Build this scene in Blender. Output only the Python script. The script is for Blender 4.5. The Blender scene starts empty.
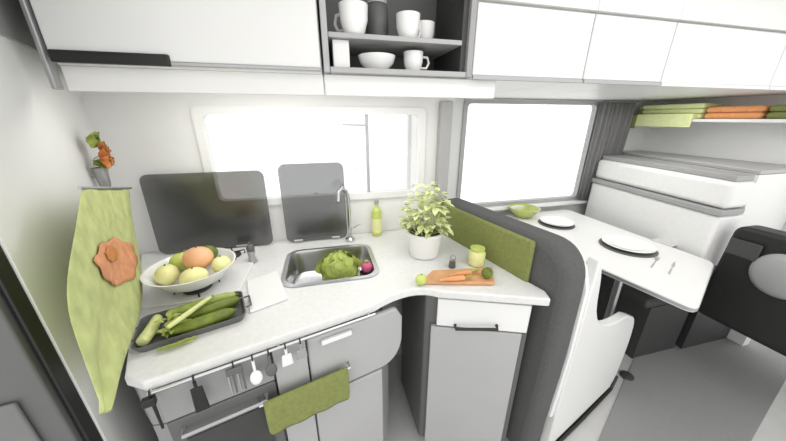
import bpy, bmesh, math, random
from mathutils import Vector, Matrix, Euler
random.seed(7)
C = bpy.context.scene.collection
sc = bpy.context.scene
PI = math.pi
# ------------------------------------------------------------------ camera
CAM = Vector((0, 0, 1.48)); F = 280.0
YAW, PITCH = math.radians(13.8), math.radians(20)
cam = bpy.data.objects.new('camera', bpy.data.cameras.new('camera')); C.objects.link(cam)
cam.location = CAM; cam.rotation_euler = (PI/2 - PITCH, 0, -YAW)
cam.data.sensor_width = 36; cam.data.lens = F/786*36; cam.data.clip_start = .01
sc.camera = cam
FW = Vector((math.sin(YAW)*math.cos(PITCH), math.cos(YAW)*math.cos(PITCH), -math.sin(PITCH)))
RT = Vector((math.cos(YAW), -math.sin(YAW), 0)); UP = RT.cross(FW)
def ray(x, y): return RT*((x-393)/F) + UP*(-(y-220.5)/F) + FW
def at_z(x, y, z): d = ray(x, y); return CAM + d*((z-CAM.z)/d.z)
def at_y(x, y, Y): d = ray(x, y); return CAM + d*(Y/d.y)
def at_x(x, y, X): d = ray(x, y); return CAM + d*(X/d.x)
def at_p(x, y, a, b):        # vertical plane through ground points a, b
    n = Vector((b[1]-a[1], -(b[0]-a[0]), 0)); d = ray(x, y)
    return CAM + d*((Vector((a[0], a[1], 0))-CAM).dot(n)/d.dot(n))

# ------------------------------------------------------------------ materials
MATS = {}
def mat(name, col, rough=.5, metal=0, noise=0, scale=20, bump=0, coat=0, spec=.5):
    if name in MATS: return MATS[name]
    m = bpy.data.materials.new(name); m.use_nodes = True; nt = m.node_tree
    b = nt.nodes['Principled BSDF']
    b.inputs['Base Color'].default_value = (*col, 1); b.inputs['Roughness'].default_value = rough
    b.inputs['Metallic'].default_value = metal; b.inputs['Coat Weight'].default_value = coat
    b.inputs['Specular IOR Level'].default_value = spec
    if noise or bump:
        tc = nt.nodes.new('ShaderNodeTexCoord'); n = nt.nodes.new('ShaderNodeTexNoise')
        n.inputs['Scale'].default_value = scale; n.inputs['Detail'].default_value = 4
        nt.links.new(tc.outputs['Object'], n.inputs['Vector'])
        if noise:
            r = nt.nodes.new('ShaderNodeValToRGB')
            r.color_ramp.elements[0].position = .3; r.color_ramp.elements[1].position = .7
            r.color_ramp.elements[0].color = (*[c*(1-noise) for c in col], 1)
            r.color_ramp.elements[1].color = (*[min(1, c*(1+noise*.6)) for c in col], 1)
            nt.links.new(n.outputs['Fac'], r.inputs['Fac']); nt.links.new(r.outputs['Color'], b.inputs['Base Color'])
        if bump:
            bp = nt.nodes.new('ShaderNodeBump'); bp.inputs['Strength'].default_value = bump; bp.inputs['Distance'].default_value = .004
            nt.links.new(n.outputs['Fac'], bp.inputs['Height']); nt.links.new(bp.outputs['Normal'], b.inputs['Normal'])
    MATS[name] = m; return m
def glass(name, tint, refl=.08, rough=.05):
    m = bpy.data.materials.new(name); m.use_nodes = True; nt = m.node_tree
    nt.nodes.remove(nt.nodes['Principled BSDF']); out = nt.nodes['Material Output']
    t = nt.nodes.new('ShaderNodeBsdfTransparent'); t.inputs['Color'].default_value = (*tint, 1)
    g = nt.nodes.new('ShaderNodeBsdfGlossy'); g.inputs['Roughness'].default_value = rough
    mx = nt.nodes.new('ShaderNodeMixShader'); mx.inputs['Fac'].default_value = refl
    nt.links.new(t.outputs[0], mx.inputs[1]); nt.links.new(g.outputs[0], mx.inputs[2]); nt.links.new(mx.outputs[0], out.inputs['Surface'])
    return m
W_ = mat('white_laminate', (.80, .80, .79), .35, noise=.02, scale=4)
WALL = mat('white_wall', (.80, .80, .79), .6, noise=.02, scale=6)
CTR = mat('pale_worktop', (.74, .74, .73), .3, noise=.05, scale=60)
LG = mat('light_grey_laminate', (.42, .42, .42), .4, noise=.03, scale=5)
MG = mat('mid_grey_laminate', (.33, .33, .33), .45, noise=.04, scale=5)
DG = mat('dark_grey_laminate', (.12, .12, .12), .45, noise=.05, scale=6)
BLK = mat('black_plastic', (.012, .012, .012), .4, noise=.1)
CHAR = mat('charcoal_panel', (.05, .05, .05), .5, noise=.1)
STEEL = mat('brushed_steel', (.62, .62, .63), .28, 1, noise=.05, scale=30)
CHROME = mat('chrome', (.6, .6, .61), .12, 1, noise=.02)
ALU = mat('grey_aluminium', (.42, .42, .43), .4, .6, noise=.04)
GFAB = mat('grey_fabric', (.20, .20, .20), .9, noise=.12, scale=120, bump=.3)
DFAB = mat('dark_grey_fabric', (.095, .095, .095), .9, noise=.12, scale=120, bump=.3)
OFAB = mat('olive_fabric', (.22, .245, .075), .9, noise=.15, scale=90, bump=.3)
WFAB = mat('white_leather', (.78, .78, .77), .5, noise=.03, scale=40, bump=.1)
LIMEF = mat('lime_fabric', (.74, .80, .42), .9, noise=.08, scale=60, bump=.3)
ORF = mat('orange_fabric', (.80, .36, .15), .9, noise=.1, scale=60, bump=.3)
BLKL = mat('black_leather', (.012, .012, .012), .5, noise=.2, scale=60, bump=.2)
TOW = mat('green_linen', (.50, .55, .23), .9, noise=.18, scale=25, bump=.3)
SALM = mat('salmon_print', (.66, .30, .15), .9, noise=.2, scale=40)
CER = mat('white_ceramic', (.84, .84, .83), .2, noise=.01, coat=.3)
LEAF = mat('leaf_green', (.36, .44, .10), .5, noise=.3, scale=40)
LEAFD = mat('dark_leaf', (.10, .15, .015), .5, noise=.3, scale=40)
CUC = mat('cucumber_skin', (.15, .20, .02), .4, noise=.35, scale=35)
PALEG = mat('pale_stalk', (.66, .70, .30), .45, noise=.12, scale=50)
LET = mat('lettuce_green', (.42, .50, .12), .55, noise=.25, scale=25)
LIME = mat('lime_peel', (.55, .64, .16), .4, noise=.15, scale=50)
LEMON = mat('lemon_peel', (.80, .80, .38), .4, noise=.08, scale=60)
PEACH = mat('peach_skin', (.85, .46, .25), .5, noise=.12, scale=20)
CARROT = mat('carrot_skin', (.72, .33, .13), .5, noise=.15, scale=30)
RAD = mat('radish_skin', (.62, .12, .25), .35, noise=.15, scale=30)
WOOD = mat('orange_wood', (.62, .33, .16), .5, noise=.2, scale=14)
PETAL = mat('orange_petal', (.62, .24, .07), .6, noise=.2, scale=30)
SOIL = mat('soil', (.06, .04, .03), .9, noise=.3)
CARP = mat('grey_carpet', (.27, .27, .27), .95, noise=.12, scale=200, bump=.4)
VINYL = mat('pale_vinyl', (.55, .55, .54), .4, noise=.06, scale=8)
GREENG = mat('green_glaze', (.46, .52, .14), .25, noise=.05, coat=.4)
PANE = glass('clear_acrylic', (.96, .97, .97), .05)
TINT = glass('smoked_glass', (.50, .50, .505), .12, .2)

# ------------------------------------------------------------------ mesh helpers
def nb(): return bmesh.new()
def box(bm, x0, x1, y0, y1, z0, z1):
    vs = [bm.verts.new(p) for p in ((x0,y0,z0),(x1,y0,z0),(x1,y1,z0),(x0,y1,z0),(x0,y0,z1),(x1,y0,z1),(x1,y1,z1),(x0,y1,z1))]
    for f in ((3,2,1,0),(4,5,6,7),(0,1,5,4),(1,2,6,5),(2,3,7,6),(3,0,4,7)): bm.faces.new([vs[i] for i in f])
    return bm
def bxo(x0, x1, y0, y1, z0, z1): return box(nb(), x0, x1, y0, y1, z0, z1)
def fbox(bm, a, b, s0, s1, d0, d1, z0, z1):
    """box in the frame of ground line a->b: s along, d to its camera-facing (right-hand) side."""
    u = Vector((b[0]-a[0], b[1]-a[1], 0)).normalized(); n = Vector((u.y, -u.x, 0)); o = Vector((a[0], a[1], 0))
    P = lambda s, d, z: o + u*s + n*d + Vector((0, 0, z))
    vs = [bm.verts.new(P(*p)) for p in ((s0,d0,z0),(s1,d0,z0),(s1,d1,z0),(s0,d1,z0),(s0,d0,z1),(s1,d0,z1),(s1,d1,z1),(s0,d1,z1))]
    for f in ((3,2,1,0),(4,5,6,7),(0,1,5,4),(1,2,6,5),(2,3,7,6),(3,0,4,7)): bm.faces.new([vs[i] for i in f])
    return bm
def extr(bm, loops, mp, t0, t1):
    """solid between two copies of a (holed) outline; mp(u, v, t) gives the point."""
    caps = []
    for t in (t0, t1):
        es, vl = [], []
        for lp in loops:
            vs = [bm.verts.new(mp(u, v, t)) for u, v in lp]; vl.append(vs)
            es += [bm.edges.new((vs[i], vs[(i+1) % len(vs)])) for i in range(len(vs))]
        if len(loops) == 1: bm.faces.new(vl[0])
        else: bmesh.ops.triangle_fill(bm, edges=es, use_beauty=True)
        caps.append(vl)
    for A, B in zip(*caps):
        for i in range(len(A)):
            j = (i+1) % len(A); bm.faces.new((A[i], A[j], B[j], B[i]))
    bmesh.ops.recalc_face_normals(bm, faces=bm.faces[:]); return bm
def prism(pts, z0, z1, holes=()): return extr(nb(), [pts, *holes], lambda u, v, t: Vector((u, v, t)), z0, z1)
def rect(x0, x1, y0, y1): return [(x0, y0), (x1, y0), (x1, y1), (x0, y1)]
def rrect(x0, x1, y0, y1, r, n=5):
    out = []
    for cx, cy, a in ((x1-r, y0+r, -90), (x1-r, y1-r, 0), (x0+r, y1-r, 90), (x0+r, y0+r, 180)):
        out += [(cx+r*math.cos(math.radians(a+90*k/n)), cy+r*math.sin(math.radians(a+90*k/n))) for k in range(n+1)]
    return out
def tube(bm, pts, r, seg=10, cap=True):
    pts = [Vector(p) for p in pts]; rs = r if isinstance(r, (list, tuple)) else [r]*len(pts); rings = []
    ref = None
    for i, p in enumerate(pts):
        t = (pts[min(i+1, len(pts)-1)] - pts[max(i-1, 0)]).normalized()
        if ref is None: ref = Vector((0, 0, 1)) if abs(t.z) < .9 else Vector((1, 0, 0))
        a = t.cross(ref).normalized(); b = a.cross(t); ref = b
        rings.append([bm.verts.new(p + (a*math.cos(2*PI*k/seg) + b*math.sin(2*PI*k/seg))*rs[i]) for k in range(seg)])
    for A, B in zip(rings, rings[1:]):
        for k in range(seg): bm.faces.new((A[k], A[(k+1) % seg], B[(k+1) % seg], B[k]))
    if cap: bm.faces.new(rings[0]); bm.faces.new(rings[-1])
    bmesh.ops.recalc_face_normals(bm, faces=bm.faces[:]); return bm
def lathe(bm, prof, c=(0, 0, 0), seg=32):
    c = Vector(c); rings = []
    for r, z in prof:
        if r < 1e-5: rings.append([bm.verts.new(c + Vector((0, 0, z)))])
        else: rings.append([bm.verts.new(c + Vector((r*math.cos(2*PI*k/seg), r*math.sin(2*PI*k/seg), z))) for k in range(seg)])
    for A, B in zip(rings, rings[1:]):
        for k in range(seg):
            q = [A[k % len(A)], A[(k+1) % len(A)], B[(k+1) % len(B)], B[k % len(B)]]
            q = list(dict.fromkeys(q))
            if len(q) > 2: bm.faces.new(q)
    bmesh.ops.recalc_face_normals(bm, faces=bm.faces[:]); return bm
def ell(bm, c, r, rot=(0, 0, 0), sub=3, jit=0):
    n0 = len(bm.verts)
    M = Matrix.Translation(c) @ Euler(rot).to_matrix().to_4x4() @ Matrix.Diagonal((*r, 1))
    res = bmesh.ops.create_icosphere(bm, subdivisions=sub, radius=1)
    for v in res['verts']:
        if jit: v.co *= 1 + jit*(math.sin(v.co.x*7+c[0]*90)*math.sin(v.co.y*8)*math.sin(v.co.z*7+1)) 
        v.co = M @ v.co
    return bm
def leaf(bm, p, d, ln, w, droop=.3):
    """a small folded leaf from p along d"""
    d = Vector(d).normalized(); s = d.cross(Vector((0, 0, 1)))
    s = s.normalized() if s.length > .05 else Vector((1, 0, 0)); up = s.cross(d)
    L = []
    for t, k in ((0, .12), (.25, .8), (.55, 1), (.8, .6), (1, .05)):
        m = Vector(p) + d*ln*t - Vector((0, 0, 1))*droop*ln*t*t
        L.append([bm.verts.new(m - s*w*k/2 + up*w*.12*k), bm.verts.new(m), bm.verts.new(m + s*w*k/2 + up*w*.12*k)])
    for A, B in zip(L, L[1:]):
        bm.faces.new((A[0], A[1], B[1], B[0])); bm.faces.new((A[1], A[2], B[2], B[1]))
WL = {}
def wl(o):
    return WL.get(o.name, Vector((0, 0, 0)))
def obj(name, bm, m, parent=None, bev=0, smooth=35, solid=0, sub=0):
    me = bpy.data.meshes.new(name)
    if parent is not None: bmesh.ops.translate(bm, verts=bm.verts[:], vec=-wl(parent))
    bm.to_mesh(me); bm.free()
    me.materials.append(m)
    if smooth: me.shade_smooth(); me.set_sharp_from_angle(angle=math.radians(smooth))
    o = bpy.data.objects.new(name, me); C.objects.link(o)
    if parent is not None: o.parent = parent
    WL[o.name] = wl(parent) if parent is not None else Vector((0, 0, 0))
    if solid: s = o.modifiers.new('solid', 'SOLIDIFY'); s.thickness = solid; s.offset = 0
    if sub: s = o.modifiers.new('sub', 'SUBSURF'); s.levels = s.render_levels = sub
    if bev:
        b = o.modifiers.new('bevel', 'BEVEL'); b.width = bev; b.segments = 3; b.limit_method = 'ANGLE'; b.angle_limit = math.radians(40)
    return o
def thing(name, label, cat, loc, group=None):
    o = bpy.data.objects.new(name, None); C.objects.link(o); o.location = loc; o.empty_display_size = .05
    WL[o.name] = Vector(loc); return tag(o, label, cat, group)
def tag(o, label, cat, group=None):
    o['label'] = label; o['category'] = cat
    if group: o['group'] = group
    return o
def struct(o): o['kind'] = 'structure'; return o
def recenter(o):
    """put a single-mesh thing's origin at its base"""
    me = o.data; xs = [v.co for v in me.vertices]
    c = Vector((sum(v.x for v in xs)/len(xs), sum(v.y for v in xs)/len(xs), min(v.z for v in xs)))
    me.transform(Matrix.Translation(-c)); o.location = c; WL[o.name] = c; return o
def dup(root, loc, rotz, label, group=None, scale=1):
    r = root.copy(); C.objects.link(r); r.location = loc; r.rotation_euler = (0, 0, rotz); r['label'] = label
    r.scale = (scale,)*3
    if group: r['group'] = group
    for ch in list(root.children):
        c = ch.copy(); C.objects.link(c); c.parent = r
        for g in list(ch.children):
            d = g.copy(); C.objects.link(d); d.parent = c
    return r

# ------------------------------------------------------------------ setting
CL, EL = (-.87, 1.40), (-.562, .604)      # left partition: back corner, free edge
KY, AY = 1.40, 1.93                       # kitchen wall, dinette wall
struct(obj('floor', bxo(-1.6, 3.2, -1.2, 2.0, -.06, 0), VINYL))
struct(obj('ceiling', bxo(-1.3, 2.9, .25, 2.0, 2.12, 2.16), WALL))
K1 = (-.50, .50, 1.10, 1.52)              # kitchen window x0 x1 z0 z1
K2 = (.99, 2.14, .82, 1.60)
mpY = lambda u, v, t: Vector((u, t, v))
struct(obj('wall_back', extr(nb(), [rect(-1.0, .66, 0, 2.12), rect(*K1)], mpY, KY, KY+.04), WALL, smooth=0))
struct(obj('wall_alcove', extr(nb(), [rect(.58, 2.76, 0, 2.12), rect(*K2)], mpY, AY, AY+.04), WALL, smooth=0))
struct(obj('wall_partition', bxo(.60, .66, KY+.04, AY, 0, 2.12), WALL))
struct(obj('wall_right', bxo(2.70, 2.76, .9, AY, 0, 2.12), WALL))
struct(obj('wall_left', fbox(nb(), CL, EL, -.03, .853, 0, .04, 0, 2.12), WALL))
struct(obj('trim_1', fbox(nb(), CL, EL, .28, .85, -.006, .0, 1.66, 2.12), MG))
struct(obj('trim_2', bxo(.575, .64, 1.362, 1.40, .94, 1.56), LG, bev=.008))
# window 1: frame, mullion, panes, latch
def window(name, x0, x1, z0, z1, Y, mull, fm, fw=.022):
    r = bpy.data.objects.new(name, None); C.objects.link(r); r.location = ((x0+x1)/2, Y, z0); WL[r.name] = Vector(r.location); struct(r)
    obj('window_frame', extr(nb(), [rrect(x0-.01, x1+.01, z0-.01, z1+.01, .03), rrect(x0+fw, x1-fw, z0+fw, z1-fw, .03)], mpY, Y-.012, Y+.03), fm, r)
    xs = [x0+fw, *mull, x1-fw]
    for a, b in zip(xs, xs[1:]): obj('pane', bxo(a+.002, b-.002, Y+.012, Y+.018, z0+fw, z1-fw), PANE, r, smooth=0)
    for m in mull: obj('mullion', bxo(m-.006, m+.006, Y, Y+.028, z0+fw, z1-fw), ALU, r)
    return r
w1 = window('window_1', *K1, KY, [.217], W_)
lt = obj('window_latch', bxo(.14, .20, KY-.03, KY-.012, 1.25, 1.275), W_, w1, bev=.004)
obj('window_stay', tube(nb(), [(.215, KY-.02, 1.45), (.10, KY-.02, 1.455)], .004), ALU, w1)
w2 = window('window_2', *K2, AY, [], LG, .02)
obj('window_sill', bxo(.67, 2.2, AY-.06, AY-.012, .785, .812), W_, w2, bev=.006)

# ------------------------------------------------------------------ upper cabinets
UY, UZ = .967, 1.615
def upper(x0, x1, label, latch=None, seam=None, left=None):
    yb = KY-.004 if x0 < .5 else AY-.004
    t = thing('upper_cabinet', label, 'cabinet', ((x0+x1)/2, UY, UZ), 'upper cabinets')
    body = prism([(left if left is not None else x0+.002, UY+.02), (x1-.002, UY+.02), (x1-.002, yb), (x0+.002 if left is None else -.852, yb)], UZ, 2.11)
    obj('carcass', body, W_, t)
    if seam is None:
        d = obj('door', bxo((left if left else x0)+.004, x1-.004, UY, UY+.018, UZ+.006, 2.10), W_, t, bev=.004)
    else:
        d = obj('door', bxo(x0+.003, x1-.003, UY, UY+.018, UZ+.004, seam-.004), W_, t, bev=.004)
        obj('fascia', bxo(x0+.001, x1-.001, UY-.004, UY+.018, seam+.004, 2.10), W_, t, bev=.003)
    if latch:
        o = obj('latch', lathe(nb(), [(0, 0), (.018, 0), (.018, .004), (.011, .009), (0, .009)], (0, 0, 0), 16), MG, d)
        o.data.transform(Matrix.Translation(Vector((latch, UY, (seam or 2.1)-.03))-wl(d)) @ Matrix.Rotation(PI/2, 4, 'X'))
    return t, d
t, d = upper(-.62, .02, 'long white upper cabinet with a black grip strip, over the raised smoked glass lids', left=-.640)
obj('grip_strip', bxo(-.630, -.375, UY-.010, UY+.004, UZ-.004, UZ+.024), BLK, d, bev=.003)['label'] = 'black recessed grip strip'
obj('edge_strip', bxo(-.375, .015, UY-.006, UY+.004, UZ-.002, UZ+.008), ALU, d, bev=.002)
obj('end_trim', bxo(-.652, -.641, UY-.006, UY+.02, 1.55, 2.11), ALU, t, bev=.003)
obj('light_pelmet', bxo(-.635, .02, UY+.02, UY+.035, 1.548, UZ-.006), W_, t, bev=.003)
upper(.512, .973, 'square-fronted white upper cabinet between the open cup shelf and the dinette', seam=1.83)
upper(.973, 1.36, 'white upper cabinet over the dinette window, second from the open cup shelf', latch=1.32, seam=1.83)
upper(1.36, 2.02, 'widest white upper cabinet over the dinette, with a latch near its middle', latch=1.60, seam=1.83)
upper(2.02, 2.69, 'white upper cabinet at the far end, over the black seat', seam=1.83)
for i, (a, b) in enumerate(((.512, .973), (.973, 1.36), (1.36, 2.02), (2.02, 2.69))):
    p = [o for o in C.objects if o.name.startswith('upper_cabinet')][i+1]
    obj('edge_strip', bxo(a+.004, b-.004, UY-.004, UY+.004, UZ-.010, UZ+.004), ALU if i < 2 else W_, p, bev=.002)
# open shelf
t = thing('open_shelf', 'open grey shelf unit between the white upper cabinets, holding white cups and bowls', 'shelf', (.266, UY, UZ))
obj('back_panel', bxo(.03, .508, 1.22, 1.235, UZ, 2.10), DG, t)
obj('side_panel', bxo(.024, .042, UY-.004, 1.22, UZ-.004, 2.10), ALU, t, bev=.002)
obj('side_panel', bxo(.490, .510, UY-.004, 1.22, UZ-.004, 2.10), MG, t, bev=.002)
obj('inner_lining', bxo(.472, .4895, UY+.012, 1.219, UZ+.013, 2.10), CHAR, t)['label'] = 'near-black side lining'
obj('bottom_panel', bxo(.043, .489, UY-.004, 1.22, UZ-.004, UZ+.012), LG, t, bev=.002)
SHZ = 1.705
obj('shelf_board', bxo(.043, .471, UY+.004, 1.22, SHZ, SHZ+.014), LG, t, bev=.002)
obj('divider', bxo(.055, .105, UY+.02, 1.21, UZ+.013, SHZ-.001), W_, t, bev=.003)
obj('light_pelmet', bxo(.024, .62, UY+.02, UY+.035, 1.548, UZ-.006), W_, t, bev=.003)
def cup(loc, label, r=.034, h=.062):
    t = thing('cup', label, 'cup', loc, 'white crockery in the open shelf'); x, y, z = loc
    obj('cup_body', lathe(nb(), [(0, .002), (r*.62, 0), (r*.72, .004), (r*.95, h*.5), (r, h), (r-.003, h), (r*.9, h*.5), (r*.6, .008), (0, .007)], loc), CER, t)
    obj('cup_handle', tube(nb(), [(x+r*.9, y, z+h*.8), (x+r*1.5, y, z+h*.78), (x+r*1.65, y, z+h*.5), (x+r*1.4, y, z+h*.25), (x+r*.75, y, z+h*.25)], .004, 8), CER, t)
    return t
c0 = cup((.325, 1.035, UZ+.013), 'white cup on the lower level of the open shelf')
dup(c0, (.30, 1.02, SHZ+.0145), .6, 'white cup on the upper board of the open shelf, above the other cup', scale=1.15)
dup(c0, (.125, 1.01, SHZ+.0145), 2.4, 'tall white cup near the divider on the upper board of the open shelf', scale=1.3)
dup(c0, (.375, 1.08, SHZ+.0145), 1.4, 'white cup near the dark lining on the upper board of the open shelf', scale=1.1)
b = thing('bowl', 'white bowl on the lower level of the open shelf', 'bowl', (.20, 1.04, UZ+.013), 'white crockery in the open shelf')
obj('bowl_body', lathe(nb(), [(0, .003), (.03, 0), (.034, .004), (.055, .024), (.062, .046), (.059, .046), (.05, .024), (.028, .009), (0, .008)], (.20, 1.04, UZ+.013)), CER, b)
obj('bowl_foot', lathe(nb(), [(.029, 0), (.031, 0), (.031, .006), (.029, .006), (.029, 0)], (.20, 1.04, UZ+.013)), CER, b)
j = thing('storage_jar', 'grey lidded jar behind the cups on the upper board of the open shelf', 'jar', (.215, 1.10, SHZ+.0145))
obj('jar_body', lathe(nb(), [(0, 0), (.036, 0), (.038, .005), (.038, .10), (.03, .115), (0, .115)], (.215, 1.10, SHZ+.0145)), DG, j)
obj('lid', lathe(nb(), [(0, .1155), (.033, .1155), (.034, .135), (0, .138)], (.215, 1.10, SHZ+.0145)), LG, j)

# ------------------------------------------------------------------ worktop and base cabinets
F1, G = (-.477, .606), (.235, .800)
A, B = (.317, .811), (.718, .655)
def arc(p0, p1, p2, n=8):
    return [((1-t)**2*p0[0]+2*t*(1-t)*p1[0]+t*t*p2[0], (1-t)**2*p0[1]+2*t*(1-t)*p1[1]+t*t*p2[1]) for t in [k/n for k in range(n+1)]]
top = [(-.505, .64), (-.452, .612)] + arc((.12, .769), (.285, .87), (A[0]+.05, A[1]-.02)) + [B, (.735, .70), (.612, 1.20), (.575, 1.395), (-.845, 1.395)]
SINK = (-.18, .17, .95, 1.24)
wt = recenter(obj('worktop', prism(top, .868, .90, [rrect(*SINK, .05)]), CTR, bev=.006))
tag(wt, 'pale curved kitchen worktop along the window and around the corner', 'worktop')
t = thing('base_cabinet', 'grey base cabinet under the worktop with a rounded pale drawer', 'cabinet', (-.1, 1.0, 0))
L1 = (F1, G)
fbox_ = lambda *a: fbox(nb(), F1, G, *a)
obj('carcass', prism([(-.505, .66), (-.455, .655), (.15, .82), (.20, .90), (.20, 1.385), (-.80, 1.385)], .08, .70), MG, t)
obj('top_rail', prism([(-.505, .66), (-.455, .655), (.15, .82), (.15, .86), (-.54, .70)], .705, .862), MG, t)
obj('plinth', prism([(-.47, .72), (.12, .87), (.15, 1.38), (-.75, 1.38)], .002, .078), CHAR, t)
# front panels stand proud of the carcass
def front(s0, s1, z0, z1, d0=-.032, d1=-.012): return fbox(nb(), F1, G, s0, s1, d0, d1, z0, z1)
u = Vector((G[0]-F1[0], G[1]-F1[1], 0)).normalized(); n = Vector((u.y, -u.x, 0))
mpf = lambda s, z, d: Vector((F1[0], F1[1], 0)) + u*s + n*d + Vector((0, 0, z))
dr = obj('drawer', extr(nb(), [[(.40, .845), (.715, .845), (.74, .80)] + arc((.74, .70), (.73, .615), (.66, .60)) + [(.40, .60)]], mpf, -.030, -.008), LG, t, bev=.008)
obj('drawer_grip', fbox(nb(), F1, G, .44, .54, -.007, .006, .815, .832), W_, dr, bev=.003)
obj('door', extr(nb(), [[(.40, .592), (.655, .592), (.655, .09), (.40, .09)]], mpf, -.030, -.008), LG, t, bev=.006)
obj('door', front(.30, .395, .09, .845), LG, t, bev=.004)
# oven
t = thing('oven', 'built-in oven with a dark glass door and grey top panel at the worktop end', 'oven', (*mpf(.16, 0, 0).xy, .25))
obj('control_panel', front(.03, .295, .74, .845), mat('soft_grey_laminate', (.30, .30, .30), .4, noise=.03), t, bev=.003)
dd = obj('oven_door', front(.03, .295, .25, .735), DG, t, bev=.006)
obj('glass', front(.06, .265, .30, .66, -.0115, -.009), CHAR, dd)
obj('oven_handle', tube(nb(), [mpf(.06, .70, -.012), mpf(.06, .70, .012), mpf(.265, .70, .012), mpf(.265, .70, -.012)], .006), ALU, dd)
# utensil rail with hanging utensils
RZ = .874
t = thing('utensil_rail', 'thin steel rail under the worktop edge with utensils hanging from it', 'rail', mpf(.3, RZ, .012))
obj('bar', tube(nb(), [mpf(.03, RZ, .014), mpf(.62, RZ, .014)], .004), STEEL, t)
for s in (.035, .32, .60): obj('bracket', tube(nb(), [mpf(s, RZ, .014), mpf(s, RZ, .0005)], .0035, 8), STEEL, t)
def sof(px, py): 
    p = at_p(px, py, (F1[0]+n.x*.02, F1[1]+n.y*.02), (G[0]+n.x*.02, G[1]+n.y*.02)); return (p-Vector((F1[0], F1[1], 0))).dot(u)
def utensil(px, py, kind, label, ln, m):
    s = sof(px, py); D = .0185; base = mpf(s, RZ, D)
    t = thing({'tee': 'scraper', 'bar': 'spatula', 'fork': 'serving_fork', 'spoon': 'serving_spoon'}[kind], label, 'utensil', base, 'utensils hanging from the steel rail')
    obj('hook', tube(nb(), [mpf(s, RZ+.006, .010), mpf(s, RZ+.0085, .016), mpf(s, RZ+.003, .0215), mpf(s, RZ-.008, D)], .002, 8), BLK, t)
    z1 = RZ-.008
    if kind == 'bar':
        obj('handle', tube(nb(), [mpf(s, z1, D), mpf(s, z1-.02, D)], .004), m, t)
        obj('blade', extr(nb(), [[(s-.013, z1-.02), (s+.013, z1-.02), (s+.016, z1-ln), (s-.016, z1-ln)]], mpf, D-.003, D+.003), m, t, bev=.003)
    elif kind == 'tee':
        obj('head', fbox(nb(), F1, G, s-.018, s+.008, D-.008, D+.008, z1-.022, z1), m, t, bev=.003)
        obj('handle', tube(nb(), [mpf(s, z1-.022, D), mpf(s, z1-ln, D)], [.004, .003], 8), m, t)
    elif kind == 'fork':
        obj('handle', fbox(nb(), F1, G, s-.02, s+.02, D-.004, D+.004, z1-.022, z1), m, t, bev=.003)
        for k in range(4): obj('tine', tube(nb(), [mpf(s-.016+.0107*k, z1-.022, D), mpf(s-.016+.0107*k, z1-ln, D)], .003, 8), m if k % 2 else STEEL, t)
    else:
        obj('handle', tube(nb(), [mpf(s, z1, D), mpf(s, z1-ln*.5, D)], .004, 8), m, t)
        bm = nb(); ell(bm, (0, 0, 0), (.016, .007, ln*.3)); 
        M = Matrix.Translation(mpf(s, z1-ln*.72, D)) @ Matrix.Rotation(math.atan2(u.y, u.x), 4, 'Z')
        bmesh.ops.transform(bm, verts=bm.verts[:], matrix=M); obj('spoon_bowl', bm, m, t)
for a in ((148, 392, 'tee', 'black scraper with a thin stem, first on the rail from the green towel', .105, BLK),
          (192, 376, 'bar', 'broad solid black spatula hanging from the steel rail', .10, BLK),
          (233, 366, 'fork', 'dark fork with four straight tines hanging from the steel rail', .085, DG),
          (252, 358, 'spoon', 'white spoon hanging from the steel rail beside the dark fork', .085, CER),
          (268, 352, 'spoon', 'dark grey spoon hanging from the steel rail beside the white spoon', .075, DG),
          (285, 346, 'bar', 'pale spatula hanging from the steel rail', .06, W_),
          (300, 341, 'bar', 'short grey spatula hanging last on the steel rail, by the pale drawer', .055, MG)): utensil(*a)
# green cloth over a bar on the cabinet front
def mid(px, py): 
    p = at_p(px, py, F1, G); return (p-Vector((F1[0], F1[1], 0))).dot(u), p.z
s0, za = sof(262, 400), mid(300, 384)[1]; s1 = sof(350, 400); zb = mid(300, 415)[1]
t = thing('hand_towel', 'folded olive hand towel hung over a bar on the grey base cabinet', 'towel', mpf((s0+s1)/2, za, .02))
obj('bar', tube(nb(), [mpf(s0-.01, za, -.008), mpf(s0-.01, za, .018), mpf(s1+.01, za, .018), mpf(s1+.01, za, -.008)], .004), STEEL, t)
bm = nb(); N = 16
rows = [(za-.10*0-.001+.0, .011)]
prof = [(zb+.02, .009), (za-.01, .0095), (za+.004, .012), (za+.0075, .018), (za+.004, .024), (za-.01, .0265), ((za+zb)/2, .027), (zb, .026)]
g = [[bm.verts.new(mpf(s0+(s1-s0)*i/N, z, d + (.0025*math.sin(i*1.3) if k > 4 else 0))) for i in range(N+1)] for k, (z, d) in enumerate(prof)]
for R1, R2 in zip(g, g[1:]):
    for i in range(N): bm.faces.new((R1[i], R1[i+1], R2[i+1], R2[i]))
obj('towel_cloth', bm, OFAB, t, solid=.003, sub=1)

# corner unit: drawer over door, dark grey side
ub = Vector((B[0]-A[0], B[1]-A[1], 0)).normalized(); nbv = Vector((ub.y, -ub.x, 0)); LB = (Vector((B[0]-A[0], B[1]-A[1], 0))).length
t = thing('corner_cabinet', 'pale corner cabinet with a drawer over a door and a dark grey side', 'cabinet', (.50, .95, 0))
Ai = Vector((A[0], A[1], 0)) - nbv*.035 + ub*.005; Bi = Vector((B[0], B[1], 0)) - nbv*.035 - ub*.035
obj('carcass', prism([Ai.xy[:], Bi.xy[:], (.585, 1.16), (.33, 1.16)], .06, .862), DG, t, bev=.01)
obj('plinth', prism([(Ai.x+.03, Ai.y+.04), (Bi.x-.02, Bi.y+.04), (.57, 1.15), (.35, 1.15)], .002, .058), CHAR, t)
sA, sB = .03, LB-.03
mpb = lambda s, z, d: Vector((A[0], A[1], 0)) + ub*s + nbv*d + Vector((0, 0, z))
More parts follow.
